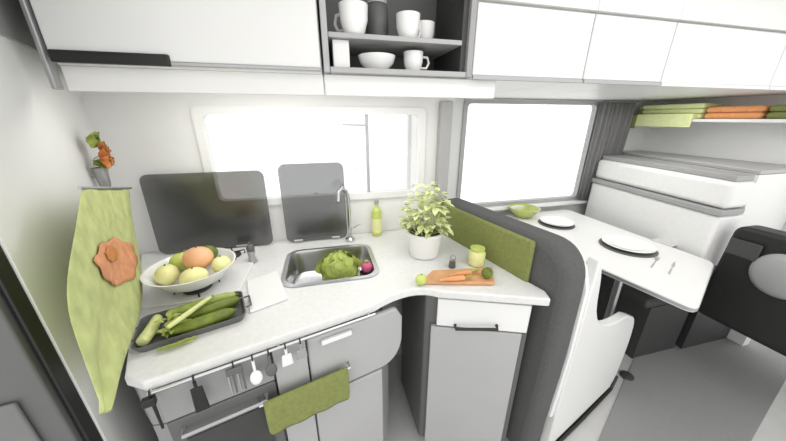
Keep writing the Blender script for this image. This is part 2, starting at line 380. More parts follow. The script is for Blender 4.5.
d1 = obj('drawer', fbox(nb(), A, B, sA+.02, sB-.02, -.034, -.014, .735, .855), W_, t, bev=.004)
obj('drawer_handle', tube(nb(), [mpb(.12, .745, -.014), mpb(.12, .745, .008), mpb(.27, .760, .008), mpb(.27, .760, -.014)], .006), BLK, d1)['label'] = 'black bar handle'
d2 = obj('door', fbox(nb(), A, B, sA, sB-.035, -.034, -.014, .07, .728), LG, t, bev=.004)
obj('door_knob', bxo(0, .001, 0, .001, 0, .001), W_, d2) if False else None

# dark wardrobe door at the free edge of the partition
t = thing('wardrobe', 'dark grey wardrobe panel with a black edge strip, cut off by the picture edge', 'wardrobe', (EL[0]-.3, EL[1]-.1, 0))
E2 = (EL[0]-.75, EL[1]-.12)
obj('door', fbox(nb(), E2, (EL[0]-.012, EL[1]-.012), 0, .742, 0, .03, .02, 2.05), DG, t, bev=.004)
obj('edge_strip', bxo(EL[0]-.011, EL[0]-.002, EL[1]-.030, EL[1]-.002, 0, 2.05), BLK, t, bev=.003)
obj('lower_panel', fbox(nb(), E2, (EL[0]-.012, EL[1]-.012), .02, .70, .031, .04, .05, at_p(30, 384, E2, EL).z), mat('slate_panel', (.17, .17, .17), .45, noise=.05), t, bev=.004)

# ------------------------------------------------------------------ hob, sink, taps
t = thing('gas_hob', 'white hob plate under the white fruit bowl with its smoked glass lid raised', 'hob', (-.48, 1.13, .9005))
obj('hob_plate', prism(rrect(-.635, -.325, .925, 1.335, .03), .9005, .908), CER, t, bev=.002)
def lid_(x0, x1, z1, t, nm='glass_lid'):
    bm = extr(nb(), [rrect(x0, x1, .905, z1, .03)], lambda a, b, y: Vector((a, y+(b-.905)*.04, b)), 1.345, 1.351)
    return obj(nm, bm, TINT, t, smooth=0)
lid_(-.745, -.268, 1.262, t)
for x in (-.62, -.40): obj('lid_hinge', tube(nb(), [(x-.03, 1.341, .914), (x+.03, 1.341, .914)], .006), ALU, t)
bx, by = -.475, 1.005
for (x, y, r) in ((bx, by, .045), (-.42, 1.25, .030)):
    bu = obj('burner', lathe(nb(), [(0, .909), (r, .909), (r, .918), (r*.6, .921), (0, .921)], (x, y, 0)), CHAR, t)
    for k in range(4):
        a = k*PI/2+.4; obj('pan_support', tube(nb(), [(x+math.cos(a)*r*1.5, y+math.sin(a)*r*1.5, .909), (x+math.cos(a)*r*1.5, y+math.sin(a)*r*1.5, .926), (x+math.cos(a)*r*.35, y+math.sin(a)*r*.35, .926)], .003, 8), BLK, t)
t = thing('sink', 'steel kitchen sink holding a lettuce, its smoked glass lid raised', 'sink', (0, 1.09, .80))
def basin():
    bm = nb(); rings = []
    for x, z, r in ((.015, .9035, .06), (-.003, .9045, .05), (-.006, .895, .05), (-.015, .80, .05), (-.05, .785, .04)):
        rings.append([bm.verts.new((a, b, z)) for a, b in rrect(SINK[0]-x, SINK[1]+x, SINK[2]-x, SINK[3]+x, r)])
    for P, Q in zip(rings, rings[1:]):
        for i in range(len(P)): bm.faces.new((P[i], P[(i+1) % len(P)], Q[(i+1) % len(P)], Q[i]))
    bm.faces.new(rings[-1]); bmesh.ops.recalc_face_normals(bm, faces=bm.faces[:]); return bm
obj('basin', basin(), STEEL, t)
obj('drain', lathe(nb(), [(0, .7865), (.022, .7865), (.026, .789), (.03, .7865)], (.0, 1.05, 0)), CHROME, t)
lid_(-.205, .09, 1.285, t)
for x in (-.15, .03): obj('lid_hinge', tube(nb(), [(x-.02, 1.341, .914), (x+.02, 1.341, .914)], .006), ALU, t)
p = Vector((.10, 1.31, .901))
t = thing('faucet', 'slim chrome faucet with a curved spout behind the sink', 'faucet', p)
obj('base', lathe(nb(), [(0, 0), (.024, 0), (.024, .012), (.014, .02), (0, .02)], p), CHROME, t)
obj('spout', tube(nb(), [p+Vector((0, 0, .02)), p+Vector((0, 0, .22)), p+Vector((-.008, -.01, .26)), p+Vector((-.03, -.05, .285)), p+Vector((-.05, -.10, .275)), p+Vector((-.055, -.12, .24))], .009), CHROME, t)
obj('lever', tube(nb(), [p+Vector((.01, 0, .06)), p+Vector((.05, -.01, .085))], [.006, .004]), CHROME, t)

# ------------------------------------------------------------------ food and things on the worktop
# fruit bowl
BZ = .9265
t = thing('fruit_bowl', 'wide white bowl of yellow lemons and a peach standing on the hob', 'bowl', (bx, by, BZ))
obj('bowl_body', lathe(nb(), [(0, .004), (.05, 0), (.058, .004), (.10, .03), (.133, .072), (.137, .076), (.131, .076), (.098, .037), (.05, .012), (0, .010)], (bx, by, BZ), 48), CER, t)
obj('foot_ring', lathe(nb(), [(.045, 0), (.05, 0), (.05, .006), (.045, .006), (.045, 0)], (bx, by, BZ)), CER, t)
def fruit(name, label, cat, c, r, m, sh=(1, 1, 1), rot=(0, 0, 0), group=None, stem=None):
    z = c[2]-r*sh[2]
    t = thing(name, label, cat, (c[0], c[1], z), group)
    bm = nb(); ell(bm, c, (r*sh[0], r*sh[1], r*sh[2]), rot, 3)
    obj('fruit_skin', bm, m, t)
    obj('stalk', tube(nb(), [Vector(c)+Vector((0, 0, r*sh[2]*.93)), Vector(c)+Vector((.002, 0, r*sh[2]*1.12))], .0025, 6), stem or LEAFD, t)
    return t
FG = 'fruit in the white bowl'
fruit('peach', 'large orange peach on top in the white fruit bowl', 'fruit', (bx+.022, by+.008, BZ+.096), .043, PEACH, (1.1, 1, .92), group=FG)
fruit('lemon', 'yellow lemon at the bowl front, below the peach', 'fruit', (bx+.03, by-.068, BZ+.062), .033, LEMON, (1.25, 1, 1), (0, 0, .4), FG)
fruit('lemon', 'yellow lemon in the bowl on the side of the hanging green towel', 'fruit', (bx-.065, by-.028, BZ+.062), .034, LEMON, (1.2, 1, 1), (0, 0, 1.9), FG)
fruit('lemon', 'yellow lemon in the bowl on the side of the sink', 'fruit', (bx+.094, by-.005, BZ+.068), .030, LEMON, (1.15, 1, 1), (0, 0, 1.3), FG)
fruit('lime', 'green lime at the back of the white fruit bowl', 'fruit', (bx+.02, by+.088, BZ+.075), .03, CUC, (1.2, 1, 1), (0, 0, .2), FG)
fruit('lime', 'pale lime behind the lemons in the white fruit bowl', 'fruit', (bx-.055, by+.055, BZ+.068), .032, LIME, (1.15, 1, 1), (0, 0, .9), FG)
# vegetable tray
tc = at_z(196, 322, .9); ta = math.atan2(u.y, u.x)+.05
TM = Matrix.Translation((tc.x, tc.y, .9008)) @ Matrix.Rotation(ta, 4, 'Z')
def loc_bm(bm, M=TM): bmesh.ops.transform(bm, verts=bm.verts[:], matrix=M); return bm
t = thing('tray', 'dark grey rectangular tray of green vegetables at the worktop edge', 'tray', (tc.x, tc.y, .9008))
bm = nb(); rr = []
for o, z, r in ((0, .022, .02), (-.003, .022, .02), (-.010, .004, .016), (-.012, .003, .016)):
    rr.append([bm.verts.new((a, b, z)) for a, b in rrect(-.135-o, .135+o, -.078-o, .078+o, r)])
ro = [[bm.verts.new((a, b, z)) for a, b in rrect(-.135+o, .135-o, -.078+o, .078-o, .02)] for o, z in ((.008, 0),)]
seq = [ro[0], rr[0], rr[1], rr[2], rr[3]]
for P, Q in zip(seq, seq[1:]):
    for i in range(len(P)): bm.faces.new((P[i], P[(i+1) % len(P)], Q[(i+1) % len(P)], Q[i]))
bm.faces.new(seq[-1]); bm.faces.new(seq[0]); bmesh.ops.recalc_face_normals(bm, faces=bm.faces[:])
obj('tray_pan', loc_bm(bm), DG, t)
for sx in (-1, 1): obj('tray_handle', loc_bm(tube(nb(), [(sx*.136, -.03, .018), (sx*.152, -.028, .02), (sx*.152, .028, .02), (sx*.136, .03, .018)], .003, 8)), DG, t)
VG = 'vegetables on the dark tray'
def veg(name, label, pts, r, m, tipm):
    M = TM; w = [M @ Vector(q) for q in pts]
    t = thing(name, label, 'vegetable', (w[0].x, w[0].y, min(q.z for q in w)-max(r)), VG)
    # smooth the spine
    P, R = [], []
    for i in range(len(w)-1):
        for k in range(5): f = k/5; P.append(w[i].lerp(w[i+1], f)); R.append(r[i]*(1-f)+r[i+1]*f)
    P.append(w[-1]); R.append(r[-1])
    obj('vegetable_body', tube(nb(), P, R, 12), m, t, sub=1)
    d = (w[-1]-w[-2]).normalized(); obj('tip', tube(nb(), [w[-1]-d*.002, w[-1]+d*.008], [r[-1]*.6, r[-1]*.25], 8), tipm, t)
veg('cucumber', 'dark green cucumber lying along the tray front', [(-.06, -.045, .022), (0, -.048, .022), (.08, -.04, .022), (.105, -.035, .022)], [.010, .019, .019, .009], CUC, LEAFD)
veg('cucumber', 'dark green cucumber across the middle of the tray, under the pale stalk', [(-.02, .005, .022), (.04, .008, .022), (.10, .02, .022), (.122, .024, .022)], [.010, .018, .018, .009], CUC, LEAFD)
veg('celery_stalk', 'pale green stalk lying diagonally on top of the cucumbers', [(-.055, -.062, .047), (-.01, -.02, .048), (.05, .045, .046)], [.007, .008, .006], PALEG, LEAF)
veg('leek', 'pale lime leek at the tray end near the green towel', [(-.115, -.055, .02), (-.10, .0, .02), (-.092, .055, .02)], [.016, .016, .013], PALEG, LEAF)
veg('courgette', 'mid green courgette lying along the back of the tray', [(-.07, .05, .022), (0, .055, .022), (.09, .056, .022), (.115, .055, .022)], [.012, .017, .016, .009], LEAF, LEAFD)
pe = TM @ Vector((-.05, -.02, .008))
t = thing('herb_bunch', 'bunch of green herb leaves between the leek and the cucumbers', 'herbs', pe, VG)
bm = nb()
for k in range(46):
    a = random.uniform(0, 2*PI); leaf(bm, pe+Vector((random.uniform(-.02, .02), random.uniform(-.03, .03), random.uniform(.0, .03))), (math.cos(a), math.sin(a), random.uniform(.1, .9)), random.uniform(.02, .036), .016, .4)
obj('herb_leaves', bm, LEAF, t); 
bm = nb()
for k in range(5): tube(bm, [pe+Vector((-.006+.003*k, -.02, .0025)), pe+Vector((-.02+.01*k, .03, .004))], .002, 6)
obj('herb_stems', bm, PALEG, t)
# a few sprigs hanging over the worktop edge
hp = TM @ Vector((-.035, -.092, .004))
t = thing('herb_sprig', 'olive herb sprig lying on the worktop in front of the tray', 'herbs', hp)
bm = nb()
for k in range(16):
    a = ta + random.uniform(-.5, .5) + (PI if k % 2 else 0); leaf(bm, hp+Vector((math.cos(ta)*(k-8)*.004, math.sin(ta)*(k-8)*.004, .003)), (math.cos(a), math.sin(a), .3), .022, .014, .2)
obj('herb_leaves', bm, LEAF, t); obj('herb_stem', tube(nb(), [hp+Vector((-.035*math.cos(ta), -.035*math.sin(ta), 0)), hp+Vector((.035*math.cos(ta), .035*math.sin(ta), 0))], .002, 6), PALEG, t)
# pepper mill between hob and sink
p = at_z(253, 262, .901); 
t = thing('pepper_mill', 'small grey pepper mill between the hob and the sink', 'pepper mill', p)
obj('mill_body', lathe(nb(), [(0, 0), (.017, 0), (.018, .004), (.013, .03), (.016, .05), (.016, .054), (0, .054)], p), ALU, t)
obj('mill_head', lathe(nb(), [(0, .0545), (.014, .0545), (.017, .066), (.012, .080), (.004, .084), (.004, .092), (0, .092)], p), DG, t)
# white chopping sheet between hob and sink
ps = [at_z(x, y, 0.9).xy[:] for x, y in ((247, 282), (278, 272), (288, 300), (250, 314))]
sh = recenter(obj('cutting_board', prism(ps, .9008, .909), CER, bev=.003)); tag(sh, 'small white cutting board lying between the vegetable tray and the sink', 'cutting board')
# lettuce and radish in the sink
lc = Vector((.030, 1.075, .865))
t = thing('lettuce', 'round green lettuce lying in the steel sink', 'vegetable', (lc.x, lc.y, .787))
bm = nb(); ell(bm, lc, (.076, .075, .077), (0, 0, 0), 4, .10); obj('lettuce_heart', bm, LET, t)
bm = nb()
for k in range(70):
    a = random.uniform(0, 2*PI); b_ = random.uniform(-.2, 1.3); d = Vector((math.cos(a)*math.cos(b_), math.sin(a)*math.cos(b_), math.sin(b_)))
    tdir = (Vector((0, 0, 1))-d*d.z); tdir = (tdir if tdir.length > .1 else Vector((1, 0, 0))).normalized()
    leaf(bm, lc+d*.072-tdir*.02, tdir+d*.35, .055, .055, .1)
obj('lettuce_leaves', bm, LET, t)
rc = Vector((.123, 1.06, .862))
# a colander carries the radishes at the sink end
rp = Vector((.142, 1.045, .787))
t = thing('steel_cup', 'small steel beaker in the sink carrying the pink radishes', 'beaker', rp)
obj('beaker_body', lathe(nb(), [(0, 0), (.026, 0), (.030, .075), (.0285, .075), (.0245, .003), (0, .003)], rp), STEEL, t)
obj('beaker_rim', lathe(nb(), [(.0285, .074), (.0315, .074), (.0315, .078), (.0285, .078), (.0285, .074)], rp), CHROME, t)
def radish(c, r, label):
    t = thing('radish', label, 'vegetable', (c[0], c[1], c[2]-r), 'radishes by the lettuce')
    bm = nb(); ell(bm, c, (r, r, r*1.05)); obj('radish_root', bm, RAD, t)
    bm = nb()
    for k in range(5): leaf(bm, Vector(c)+Vector((0, 0, r)), (math.cos(k*1.26), math.sin(k*1.26), 1.2), .018, .009, .4)
    obj('radish_leaves', bm, LEAF, t)
radish((.142, 1.045, .888), .024, 'pink radish resting in the steel beaker beside the lettuce')
# bottle
p = at_y(377, 232, 1.352); p.z = .901
t = thing('oil_bottle', 'small yellow green bottle with a grey cap near the window', 'bottle', p)
obj('bottle_body', lathe(nb(), [(0, 0), (.023, 0), (.026, .004), (.026, .115), (.022, .14), (.010, .152), (.009, .17), (0, .17)], p), LIME, t)
obj('label_band', lathe(nb(), [(.0262, .02), (.0268, .02), (.0268, .095), (.0262, .095), (.0262, .02)], p), LEMON, t)
obj('cap', lathe(nb(), [(0, .1705), (.011, .1705), (.011, .19), (0, .191)], p), ALU, t)
# potted herb
p = at_z(424, 254, .901)
t = thing('potted_herb', 'bushy green herb in a white round pot on the corner of the worktop', 'plant', p)
pot = obj('pot', lathe(nb(), [(0, 0), (.058, 0), (.064, .004), (.080, .10), (.083, .105), (.083, .118), (.076, .118), (.072, .10), (0, .098)], p), CER, t)
obj('soil', lathe(nb(), [(0, .1), (.0715, .1), (.0715, .103), (0, .106)], p), SOIL, t)
bm = nb(); st = nb()
for k in range(260):
    a = random.uniform(0, 2*PI); rr_ = .088*math.sqrt(random.random()); h = .125+.22*random.random()*(1-(rr_/.115)**2)
    q = p+Vector((math.cos(a)*rr_, math.sin(a)*rr_, h))
    leaf(bm, q, (math.cos(a+random.uniform(-.8, .8)), math.sin(a+random.uniform(-.8, .8)), random.uniform(-.1, .7)), random.uniform(.03, .05), random.uniform(.02, .032), .35)
    if k % 9 == 0: tube(st, [p+Vector((math.cos(a)*rr_*.4, math.sin(a)*rr_*.4, .1)), q], .0018, 6)
obj('foliage', bm, mat('herb_leaf', (.66, .72, .36), .5, noise=.3, scale=30), t); obj('stems', st, PALEG, t)
# orange board with food on the corner cabinet
bp = [at_z(x, y, .9).xy[:] for x, y in ((420, 285), (432, 273), (492, 270), (494, 286))]
bd = recenter(obj('cutting_board', prism(bp, .9008, .914), WOOD, bev=.004)); tag(bd, 'orange wooden cutting board with carrots on the corner of the worktop', 'cutting board')
def carrot(px, py, ang, ln, label):
    q = at_z(px, py, .914); d = Vector((math.cos(ang), math.sin(ang), 0)); r = .0105
    t = thing('carrot', label, 'vegetable', (q.x, q.y, .9142), 'carrots on the orange board')
    obj('carrot_root', tube(nb(), [q+Vector((0, 0, r))-d*ln*.5, q+Vector((0, 0, r))-d*ln*.44, q+Vector((0, 0, r)), q+Vector((0, 0, r*.8))+d*ln*.42, q+Vector((0, 0, r*.7))+d*ln*.5], [.005, r, r*.85, r*.5, .002], 12), CARROT, t)
    bm = nb()
    for k in range(5): leaf(bm, q+Vector((0, 0, r))-d*ln*.5, -d+Vector((random.uniform(-.5, .5), random.uniform(-.5, .5), .3)), .03, .01, .2)
    obj('carrot_tops', bm, LEAF, t)
carrot(452, 281, -.10+PI, .10, 'carrot lying at the front of the orange board')
carrot(460, 276, .06+PI, .10, 'carrot lying at the back of the orange board')
q = at_z(424, 284, .9); fruit('lime', 'pale green lime on the worktop beside the orange board', 'fruit', (q.x-.012, q.y, .9015+.020), .020, LIME, (1.2, 1, 1), (0, 0, .5))
q = at_z(486, 281, .9); fruit('green_pepper', 'olive green pepper at the end of the orange board', 'vegetable', (q.x, q.y, .9145+.021), .021, CUC, (1, 1, 1))
# grey grinder and green jar near the seat back
p = at_z(452, 267, .901)
t = thing('salt_shaker', 'small dark shaker with a grey top beside the orange board', 'shaker', p)
obj('shaker_body', lathe(nb(), [(0, 0), (.014, 0), (.015, .003), (.012, .032), (0, .032)], p), DG, t)
obj('shaker_cap', lathe(nb(), [(0, .0325), (.0125, .0325), (.013, .045), (.007, .052), (0, .053)], p), ALU, t)
p = at_z(476, 264, .901)
t = thing('glass_jar', 'lime green lidded jar against the olive seat cushion', 'jar', p)
obj('jar_body', lathe(nb(), [(0, 0), (.030, 0), (.034, .004), (.034, .055), (.028, .065), (0, .065)], p), LEMON, t)
obj('lid', lathe(nb(), [(0, .0655), (.029, .0655), (.030, .077), (0, .078)], p), LIME, t)

# ------------------------------------------------------------------ left wall: flower vase and towel
uw = Vector((EL[0]-CL[0], EL[1]-CL[1], 0)).normalized(); nw = Vector((-uw.y, uw.x, 0))
if nw.dot(CAM-Vector((*CL, 0))) < 0: nw = -nw
vp = at_p(91, 177, CL, EL)+nw*.028
t = thing('wall_vase', 'small grey wall vase with orange flowers above the green towel', 'vase', vp-Vector((0, 0, .05)))
obj('vase_body', lathe(nb(), [(0, -.05), (.010, -.05), (.016, -.03), (.018, 0), (.022, .03), (.019, .03), (.015, 0), (0, -.04)], vp, 20), ALU, t)
obj('vase_hook', tube(nb(), [vp-nw*.027, vp-nw*.018], .004, 8), ALU, t)
bm = nb(); fl = nb(); st = nb()
for k in range(26):
    a = random.uniform(0, 2*PI); leaf(bm, vp+Vector((0, 0, .035))+Vector((math.cos(a)*.012, math.sin(a)*.012, random.uniform(0, .025))), nw*.4+uw*random.uniform(-1, 1)+Vector((0, 0, random.uniform(-.4, .6))), .036, .017, .3)
for k in range(34): leaf(bm, vp+Vector((0, 0, random.uniform(.095, .12)))+uw*random.uniform(-.04, .035)+nw*.006, nw*.4+uw*random.uniform(-.8, .8)+Vector((0, 0, 1)), .044, .024, .2)
obj('vase_leaves', bm, LEAF, t)
for (a, h, r) in ((-.032, .066, .030), (.022, .062, .031), (-.004, .088, .027)):
    c = vp+uw*a+nw*.02+Vector((0, 0, h)); fb = nb()
    for k in range(12):
        an = k*2*PI/12; leaf(fb, c, (uw*math.cos(an)+Vector((0, 0, math.sin(an))))+nw*.35, r*1.3, r*.75, 0)
    ell(fb, c+nw*.004, (r*.35, r*.35, r*.35), sub=2)
    f_ = obj('flower', fb, PETAL, t); obj('flower_stem', tube(nb(), [c-nw*.003, vp+Vector((0, 0, .02))], .0015, 6), LEAF, f_)
# towel
rows = [(188, 80, 130), (215, 76, 131), (245, 70, 138), (280, 64, 143), (310, 66, 141), (335, 74, 132), (365, 84, 121), (392, 93, 114), (414, 101, 107)]
def sz(px, py):
    p = at_p(px, py, (CL[0]+nw.x*.085, CL[1]+nw.y*.085), (EL[0]+nw.x*.085, EL[1]+nw.y*.085))
    return p
top_p = sz(105, 184)
t = thing('hanging_towel', 'long green towel with a salmon flower patch hanging on the white partition', 'towel', top_p)
N = 18; gp = []
for r_, (y, xl, xr) in enumerate(rows):
    Lp, Rp = sz(xl, y), sz(xr, y)
    gp.append([Lp.lerp(Rp, i/N) + nw*(.006*math.sin(i/N*9+.3)*min(1, .25+r_/5)+.004*math.sin(i*.9+r_)*.4) for i in range(N+1)])
bm = nb(); V = [[bm.verts.new(q) for q in r_] for r_ in gp]
for R1, R2 in zip(V, V[1:]):
    for i in range(N): bm.faces.new((R1[i], R1[i+1], R2[i+1], R2[i]))
cl = obj('towel_cloth', bm, TOW, t, solid=.003, sub=1)
def on_cloth(px, py, off):
    k = max(i for i in range(len(rows)-1) if rows[i][0] <= py); f = (py-rows[k][0])/(rows[k+1][0]-rows[k][0])
    xl = rows[k][1]*(1-f)+rows[k+1][1]*f; xr = rows[k][2]*(1-f)+rows[k+1][2]*f
    c = min(max((px-xl)/(xr-xl), 0), .999)*N; ci = int(c); cf = c-ci
    q = lambda R: R[ci].lerp(R[ci+1], cf)
    return q(gp[k]).lerp(q(gp[k+1]), f)+nw*off
def patch(cx, cy, r_, off, m, name, lab):
    bm = nb(); rings = [[bm.verts.new(on_cloth(cx, cy, off))]]
    for a in range(1, 7):
        rings.append([bm.verts.new(on_cloth(cx+r_*a/6*math.cos(t_)*(1+.07*math.cos(8*t_)), cy+r_*a/6*math.sin(t_)*(1+.07*math.cos(8*t_)), off)) for t_ in [2*PI*b_/36 for b_ in range(36)]])
    for P, Q in zip(rings, rings[1:]):
        for b_ in range(36):
            bm.faces.new([P[0], Q[b_], Q[(b_+1) % 36]] if len(P) == 1 else [P[b_], Q[b_], Q[(b_+1) % 36], P[(b_+1) % 36]])
    obj(name, bm, m, cl, solid=.0015)['label'] = lab
patch(104, 262, 23, .006, SALM, 'flower_patch', 'salmon flower patch')
patch(97, 255, 8, .009, PETAL, 'flower_centre', 'darker flower centre')
obj('towel_bar', tube(nb(), [sz(79, 188), sz(131, 188), sz(131, 188)-nw*.083], .004), ALU, t)

# ------------------------------------------------------------------ dinette
# left bench: dark seat back towards the kitchen
S0, S1 = (.622, 1.20), (.748, .640)     # kitchen face of the seat back, ground line
us = Vector((S1[0]-S0[0], S1[1]-S0[1], 0)).normalized(); ns = Vector((us.y, -us.x, 0))   # ns: towards the kitchen
LS = (Vector((S1[0]-S0[0], S1[1]-S0[1], 0))).length
t = thing('dinette_bench', 'grey dinette bench with olive back pad and white curved end panel', 'bench', (1.0, 1.1, 0))
def slab(s0, s1, d0, d1, z0, z1): return fbox(nb(), S0, S1, s0, s1, d0, d1, z0, z1)
bms = extr(nb(), [[(-.16, .05), (LS-.01, .05), (LS+.005, .5), (LS+.005, .88)] + arc((LS, .96), (LS-.02, 1.075), (LS-.13, 1.075)) + [(-.16, 1.075)]], lambda s, z, d: Vector((S0[0], S0[1], 0)) + us*s + ns*d + Vector((0, 0, z)), -.13, -.004)
obj('backrest', bms, DFAB, t, bev=.03)
obj('back_pad', fbox(nb(), S0, S1, -.12, LS-.13, -.004, .016, .895, 1.066), OFAB, t, bev=.012)['label'] = 'olive back pad'
obj('piping', tube(nb(), [Vector((S1[0], S1[1], z))+us*dd_-ns*.14 for z, dd_ in ((.25, -.01), (.6, .0), (.9, -.004), (.98, -.03), (1.03, -.07))], .012, 8), CER, t)
Q0, Q1 = (.90, .665), (1.72, .925)
uq = Vector((Q1[0]-Q0[0], Q1[1]-Q0[1], 0)).normalized(); nq = Vector((uq.y, -uq.x, 0)); LQ = (Vector((Q1[0]-Q0[0], Q1[1]-Q0[1], 0))).length
mq = lambda s, z, d: Vector((Q0[0], Q0[1], 0)) + uq*s + nq*d + Vector((0, 0, z))
endp = extr(nb(), [[(0, .03), (.62, .03)] + arc((.66, .10), (.71, .46), (.60, .53)) + arc((.50, .58), (.14, .60), (.085, .82)) + arc((.07, .88), (.04, 1.0), (.0, 1.02))], mq, -.04, 0)
obj('end_panel', endp, W_, t, bev=.006)['label'] = 'white curved end panel'
obj('kick_strip', tube(nb(), [mq(0, .012, .004), mq(.3, .012, .006), mq(.62, .02, .004), mq(.67, .09, .0)], .010, 8), BLK, t)
obj('seat_base', prism([(.92, .76), (1.18, .84), (1.12, 1.85), (.80, 1.85), (.80, 1.3)], .0, .38), W_, t)
obj('seat_cushion', prism([(.915, .76), (1.20, .84), (1.15, 1.85), (.79, 1.85), (.79, 1.3)], .382, .46), GFAB, t, bev=.02)
# table
t = thing('dinette_table', 'white dinette table with rounded corners beneath the large bright window', 'table', (1.6, 1.2, 0))
def rounded(pts, r, n=6):
    out = []
    for i, p in enumerate(pts):
        p = Vector(p); a = Vector(pts[i-1])-p; b = Vector(pts[(i+1) % len(pts)])-p
        out += [tuple(q) for q in arc(p+a.normalized()*r, p, p+b.normalized()*r, n)]
    return out
tp = rounded([(1.425, .62), (2.01, .89), (2.0, 1.868), (1.20, 1.868)], .05)
obj('table_top', prism(tp, .722, .75), W_, t, bev=.006)
obj('edge_band', prism(rounded([(1.423, .617), (2.013, .888), (2.003, 1.868), (1.197, 1.868)], .052), .729, .743, [tp]), ALU, t)
obj('table_leg', tube(nb(), [(1.62, 1.06, .722), (1.66, 1.08, .02)], .022, 16), CHROME, t)
obj('foot_plate', lathe(nb(), [(0, .0065), (.07, .0065), (.07, .014), (.03, .024), (0, .024)], (1.66, 1.08, 0)), CHAR, t)
# right bench (white, high back)
t = thing('high_back_bench', 'white high-backed bench on a base coloured as table shade, beyond the table', 'bench', (2.15, 1.4, 0))
HB = [(2.035, .955), (2.235, .955), (2.40, 1.845), (2.16, 1.845)]
lean = lambda f, z: [(x+f, y) for x, y in HB]
obj('bench_base', prism([(1.86, 1.0), (2.22, 1.0), (2.38, 1.845), (1.86, 1.845)], 0, .40), CHAR, t)  # charcoal puts the darkness under the table into the bench colour
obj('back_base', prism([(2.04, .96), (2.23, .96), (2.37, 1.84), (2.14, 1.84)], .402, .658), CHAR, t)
obj('seat_cushion', prism([(1.80, .99), (2.03, .99), (2.13, 1.845), (1.80, 1.845)], .402, .47), CHAR, t, bev=.02)  # seat darkened the same way, as under-table shade
obj('backrest', prism(HB, .66, .985), WFAB, t, bev=.02)
obj('grey_band', prism([(2.025, .952), (2.21, .952), (2.37, 1.845), (2.15, 1.845)], .987, 1.02), MG, t, bev=.006)['label'] = 'grey seam band'
obj('headrest', prism([(2.045, .955), (2.225, .955), (2.39, 1.845), (2.17, 1.845)], 1.022, 1.17), WFAB, t, bev=.025)
obj('top_band', prism([(2.07, .97), (2.21, .97), (2.37, 1.835), (2.20, 1.835)], 1.171, 1.20), MG, t, bev=.004)
# ledge behind
LP = [(2.26, .98), (2.695, .98), (2.695, 1.925), (2.46, 1.925)]
t = thing('ledge', 'pale grey ledge between the white bench back and the end wall', 'ledge', (2.5, 1.4, 0))
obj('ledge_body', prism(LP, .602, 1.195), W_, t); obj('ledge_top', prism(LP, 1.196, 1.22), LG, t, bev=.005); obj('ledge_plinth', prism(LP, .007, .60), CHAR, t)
# curtain
bm = nb(); NX = 44; zz = (.83, 1.1, 1.4, 1.598)
g = []
for z in zz: g.append([bm.verts.new((2.10+.33*i/NX+(-.012 if z < 1.2 else 0), 1.868+.016*math.sin(i*1.15)+.004*math.sin(i*.4+z*5), z)) for i in range(NX+1)])
for R1, R2 in zip(g, g[1:]):
    for i in range(NX): bm.faces.new((R1[i], R1[i+1], R2[i+1], R2[i]))
t = thing('curtain', 'dark grey pleated curtain drawn to the side of the dinette window', 'curtain', (2.26, 1.868, .83))
obj('curtain_fabric', bm, GFAB, t, solid=.003)
obj('curtain_rail', tube(nb(), [(.95, 1.868, 1.605), (2.46, 1.868, 1.605)], .005, 8), ALU, t)
# wall shelf with folded blankets
t = thing('wall_shelf', 'thin white shelf on the end wall carrying folded coloured blankets', 'shelf', (2.6, 1.4, 1.43))
obj('shelf_board', bxo(2.44, 2.698, .95, 1.925, 1.458, 1.478), W_, t, bev=.004)
for y in (1.05, 1.80): obj('shelf_bracket', prism([(2.56, y), (2.697, y), (2.697, y+.015), (2.56, y+.015)], 1.41, 1.457), W_, t)
def blanket(px0, px1, h, m, label, n=3, x0=2.47, drape=0):
    y1, y0 = min(1.845, at_x(px0, 108, x0).y), at_x(px1, 108, x0).y
    t = thing('folded_blanket', label, 'blanket', ((x0+2.67)/2, (y0+y1)/2, 1.4785), 'blankets on the end wall shelf')
    hh = h/n
    for k in range(n): obj('fold', bxo(x0+.004*(k % 2), 2.67, y0+.004, y1-.004, 1.4785+hh*k, 1.4785+hh*(k+1)-.001), m, t, bev=hh*.45)
    if drape: obj('hanging_flap', bxo(2.425, 2.436, y0+.02, y1-.02, 1.478-drape, 1.478+hh), m, t, bev=.004); obj('flap_top', bxo(2.436, 2.475, y0+.02, y1-.02, 1.4785, 1.4785+hh*.8), m, t, bev=.003)
blanket(614, 640, .09, OFAB, 'olive folded blanket nearest the grey curtain on the end shelf', 3, drape=.07)
blanket(641, 704, .10, LIMEF, 'pale lime folded blanket between the olive and the orange blanket', 3, drape=.055)
blanket(705, 766, .075, ORF, 'orange folded blanket on the end wall shelf', 2)
blanket(767, 800, .075, OFAB, 'olive folded blanket beyond the orange one, at the picture edge', 2)
# cab seat
t = thing('cab_seat', 'black leather cab seat with a round grey back panel, seen from behind', 'seat', (2.35, .66, 0))
shape = rounded([(.36, .40), (.925, .40), (.91, .955), (.36, .955)], .05)
obj('backrest', extr(nb(), [shape], lambda y, z, x: Vector((x+(z-.36)*.02, y, z)), 2.075, 2.20), BLKL, t, bev=.02)
bm = lathe(nb(), [(0, .03), (.08, .028), (.105, .012), (.11, 0), (0, 0)], (0, 0, 0), 40)
bmesh.ops.transform(bm, verts=bm.verts[:], matrix=Matrix.Translation(at_x(781, 277, 2.07)+Vector((.010, 0, 0))) @ Matrix.Rotation(-PI/2, 4, 'Y'))
obj('round_panel', bm, MG, t)['label'] = 'round grey panel'
obj('seat_cushion', bxo(2.21, 2.68, .40, .90, .36, .48), BLKL, t, bev=.03)
obj('side_bolster', prism(rounded([(2.215, .83), (2.62, .83), (2.62, .90), (2.215, .90)], .02), .485, .56), CHAR, t, bev=.01)
obj('pedestal', lathe(nb(), [(0, .0065), (.17, .0065), (.17, .02), (.09, .05), (.08, .358), (0, .358)], (2.56, .44, 0)), CHAR, t)
